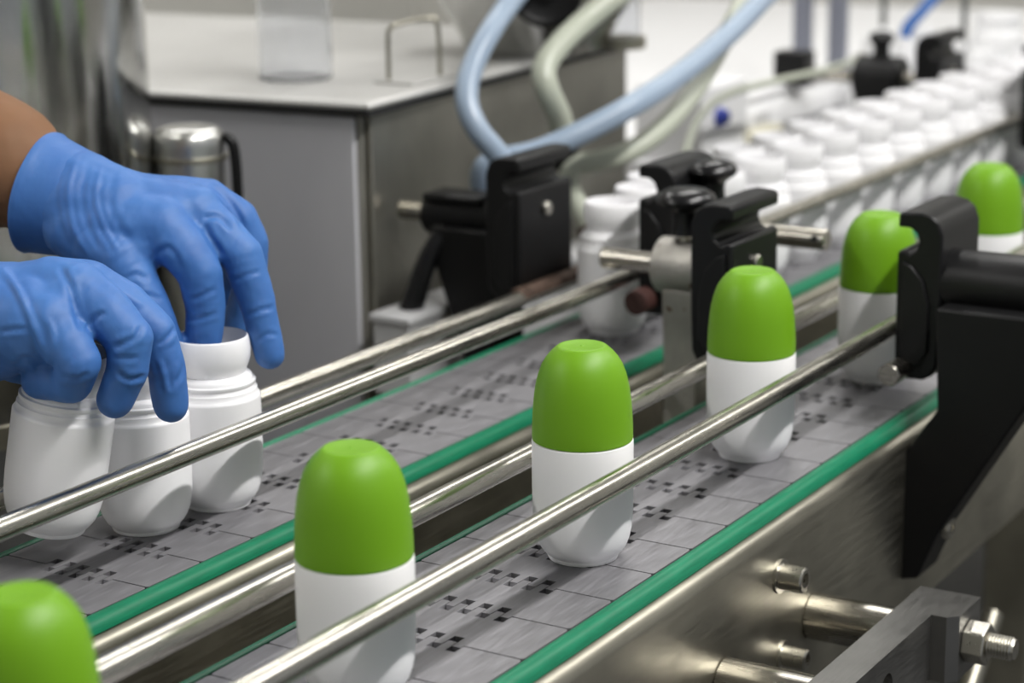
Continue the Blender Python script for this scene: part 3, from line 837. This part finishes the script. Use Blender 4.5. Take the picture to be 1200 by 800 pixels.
hose('thin grey pipe arching low over the far worktable',
     [(800, 190, 1800), (818, 140, 1830), (850, 112, 1870), (900, 97, 1930), (960, 84, 2020), (1005, 70, 2120)], 3.4, 'hose_green')

# ------------------------------------------------------------------ far worktable and white machine parts
FT = 20
t = thing('far_worktable', 'white worktable far behind the crowded bottle queue', 'table', (1500, 700, FL))
part(MB().prism([(1010, 420), (1330, 420), (1330, 318), (2500, 318), (2500, 1250), (1010, 1250)], 'z', FT-30, FT), 'table_top', 'white_machine', t, 3)
for lx in (1030, 2440):
    for ly in (440, 1190): part(MB().box(lx, lx+40, ly, ly+40, FL, FT-30), 'leg', 'grey_post', t, 2)


def far_box(name, label, cat, x0, px1, py_top, y, z0, depth, m, bevel=4, extra=None):
    """box with its near face on plane y, left pixel x0 to right pixel px1"""
    def hit(px, py):
        d = fw + RV*((px-600)/F) + UV*((400-py)/F)
        return CC + d*((y-CC.y)/d.y)
    A, B = hit(x0, py_top), hit(px1, py_top)
    zt = (A.z+B.z)/2
    t = thing(name, label, cat, ((A.x+B.x)/2, y+depth/2, z0))
    b = part(MB().box(A.x, B.x, y, y+depth, z0, zt), 'housing', m, t, bevel)
    if extra: extra(t, A.x, B.x, y, zt)
    return t


def knob_blue(t, x0, x1, y, zt):
    c = at(842, 137, 1900)
    d = fw + RV*((842-600)/F) + UV*((400-137)/F); c = CC + d*((y-CC.y)/d.y)
    part(MB().lathe([(0,0),(9,0),(9,3),(6.5,9),(0,10)], 24, (c.x, c.y, c.z), '-y'), 'button', 'blue_knob', t)


def cover(t, x0, x1, y, zt):
    part(MB().box(x0+6, x1-6, y+4, y+60, zt, zt+8), 'cover', 'white_machine', t, 3)
    part(MB().box(x0+10, x0+40, y-2, y+2, zt-34, zt-10), 'side_plate', 'tray', t, 0.6)


far_box('control_unit', 'white control unit with a round blue button on the far worktable', 'control box', 824, 878, 96, 430, FT, 70, 'white_machine', 3, knob_blue)
far_box('machine_cover', 'long white rounded machine cover on the far worktable', 'machine', 880, 1000, 104, 446, FT, 64, 'white_machine', 12, cover)
far_box('carton', 'small cream carton low before the white control unit', 'carton', 880, 916, 152, 424, FT, 16, 'cream_box', 1.5,
        lambda t, x0, x1, y, zt: part(MB().box(x0-1, x1+1, y-1, y+17, zt-8, zt+1), 'carton_lid', 'cream_box', t, 1))
for (px, lab) in ((940, 'left one of two grey upright posts behind the white machine cover'), (981, 'right one of two grey upright posts behind the white machine cover')):
    p = at(px, 80, 2400)
    t = thing('machine_post', lab, 'post', (p.x, p.y, FT), 'grey upright posts')
    part(MB().box(p.x-9, p.x+9, p.y-9, p.y+9, FT+6, 420), 'upright', 'grey_post', t, 1.5)
    part(MB().box(p.x-14, p.x+14, p.y-14, p.y+14, FT, FT+6), 'foot_plate', 'grey_post', t, 1)
    part(MB().box(p.x-11, p.x+11, p.y-11, p.y+11, FT+6, FT+24), 'collar', 'grey_post', t, 1)
for (px, py, d, lab) in ((1035, 33, 2400, 'thin dark rod standing left of the blue tube'), (1129, 52, 2400, 'thin dark rod standing right of the blue tube')):
    p = at(px, py, d)
    t = thing('filling_rod', lab, 'rod', (p.x, p.y, FT), 'thin filling rods')
    part(MB().cyl((p.x, p.y, p.z), 'z', 320, 3.4, 14), 'rod_shaft', 'dark_rod', t)
    part(MB().lathe([(0,FT),(16,FT),(16,FT+10),(10,FT+14),(10,p.z-2),(5,p.z+2),(0,p.z+2)], 24, (p.x, p.y, 0)), 'rod_holder', 'white_machine', t)
P = [at(1060, 44, 2400), at(1065, 30, 2400), at(1080, 14, 2400), at(1100, -8, 2405), at(1140, -50, 2420)]
t = thing('air_tube', 'bright blue air tube rising out of the picture top at right', 'tube', tuple(P[0]))
part(MB().tube(P, 6.5, 16, 6), 'tube_body', 'blue_tube', t)
part(MB().tube([P[0], P[0]-Vector((0, 0, P[0].z-FT))], 7.5, 16, 1), 'push_fitting', 'white_machine', t)


def canister(px, py_top, d, r, lab):
    p = at(px, py_top, d); zt = p.z
    t = thing('white_canister', lab, 'canister', (p.x, p.y, FT), 'white canisters on the far worktable')
    part(MB().lathe([(0,FT),(r-2,FT),(r,FT+3),(r,zt-26),(r-3,zt-20),(r*0.72,zt-16),(r*0.72,zt-14),(0,zt-14)], 40, (p.x, p.y, 0)), 'can_body', 'white_machine', t)
    part(MB().lathe([(0,zt-16),(r*0.8,zt-16),(r*0.8,zt-2),(r*0.76,zt),(0,zt)], 40, (p.x, p.y, 0)), 'screw_lid', 'white_machine', t)


canister(1172, 14, 2350, 30, 'tall white screw-lid canister at the top right corner')
canister(1150, 60, 2290, 20, 'short white canister in front of the tall corner one')
canister(1196, 62, 2500, 22, 'short white canister cut by the right picture edge')
canister(1030, 42, 2250, 22, 'white canister between the grey posts and the blue tube')
canister(1076, 30, 2460, 26, 'white canister standing behind the blue tube')
canister(1008, 66, 2200, 14, 'slim white canister beside the right grey post')
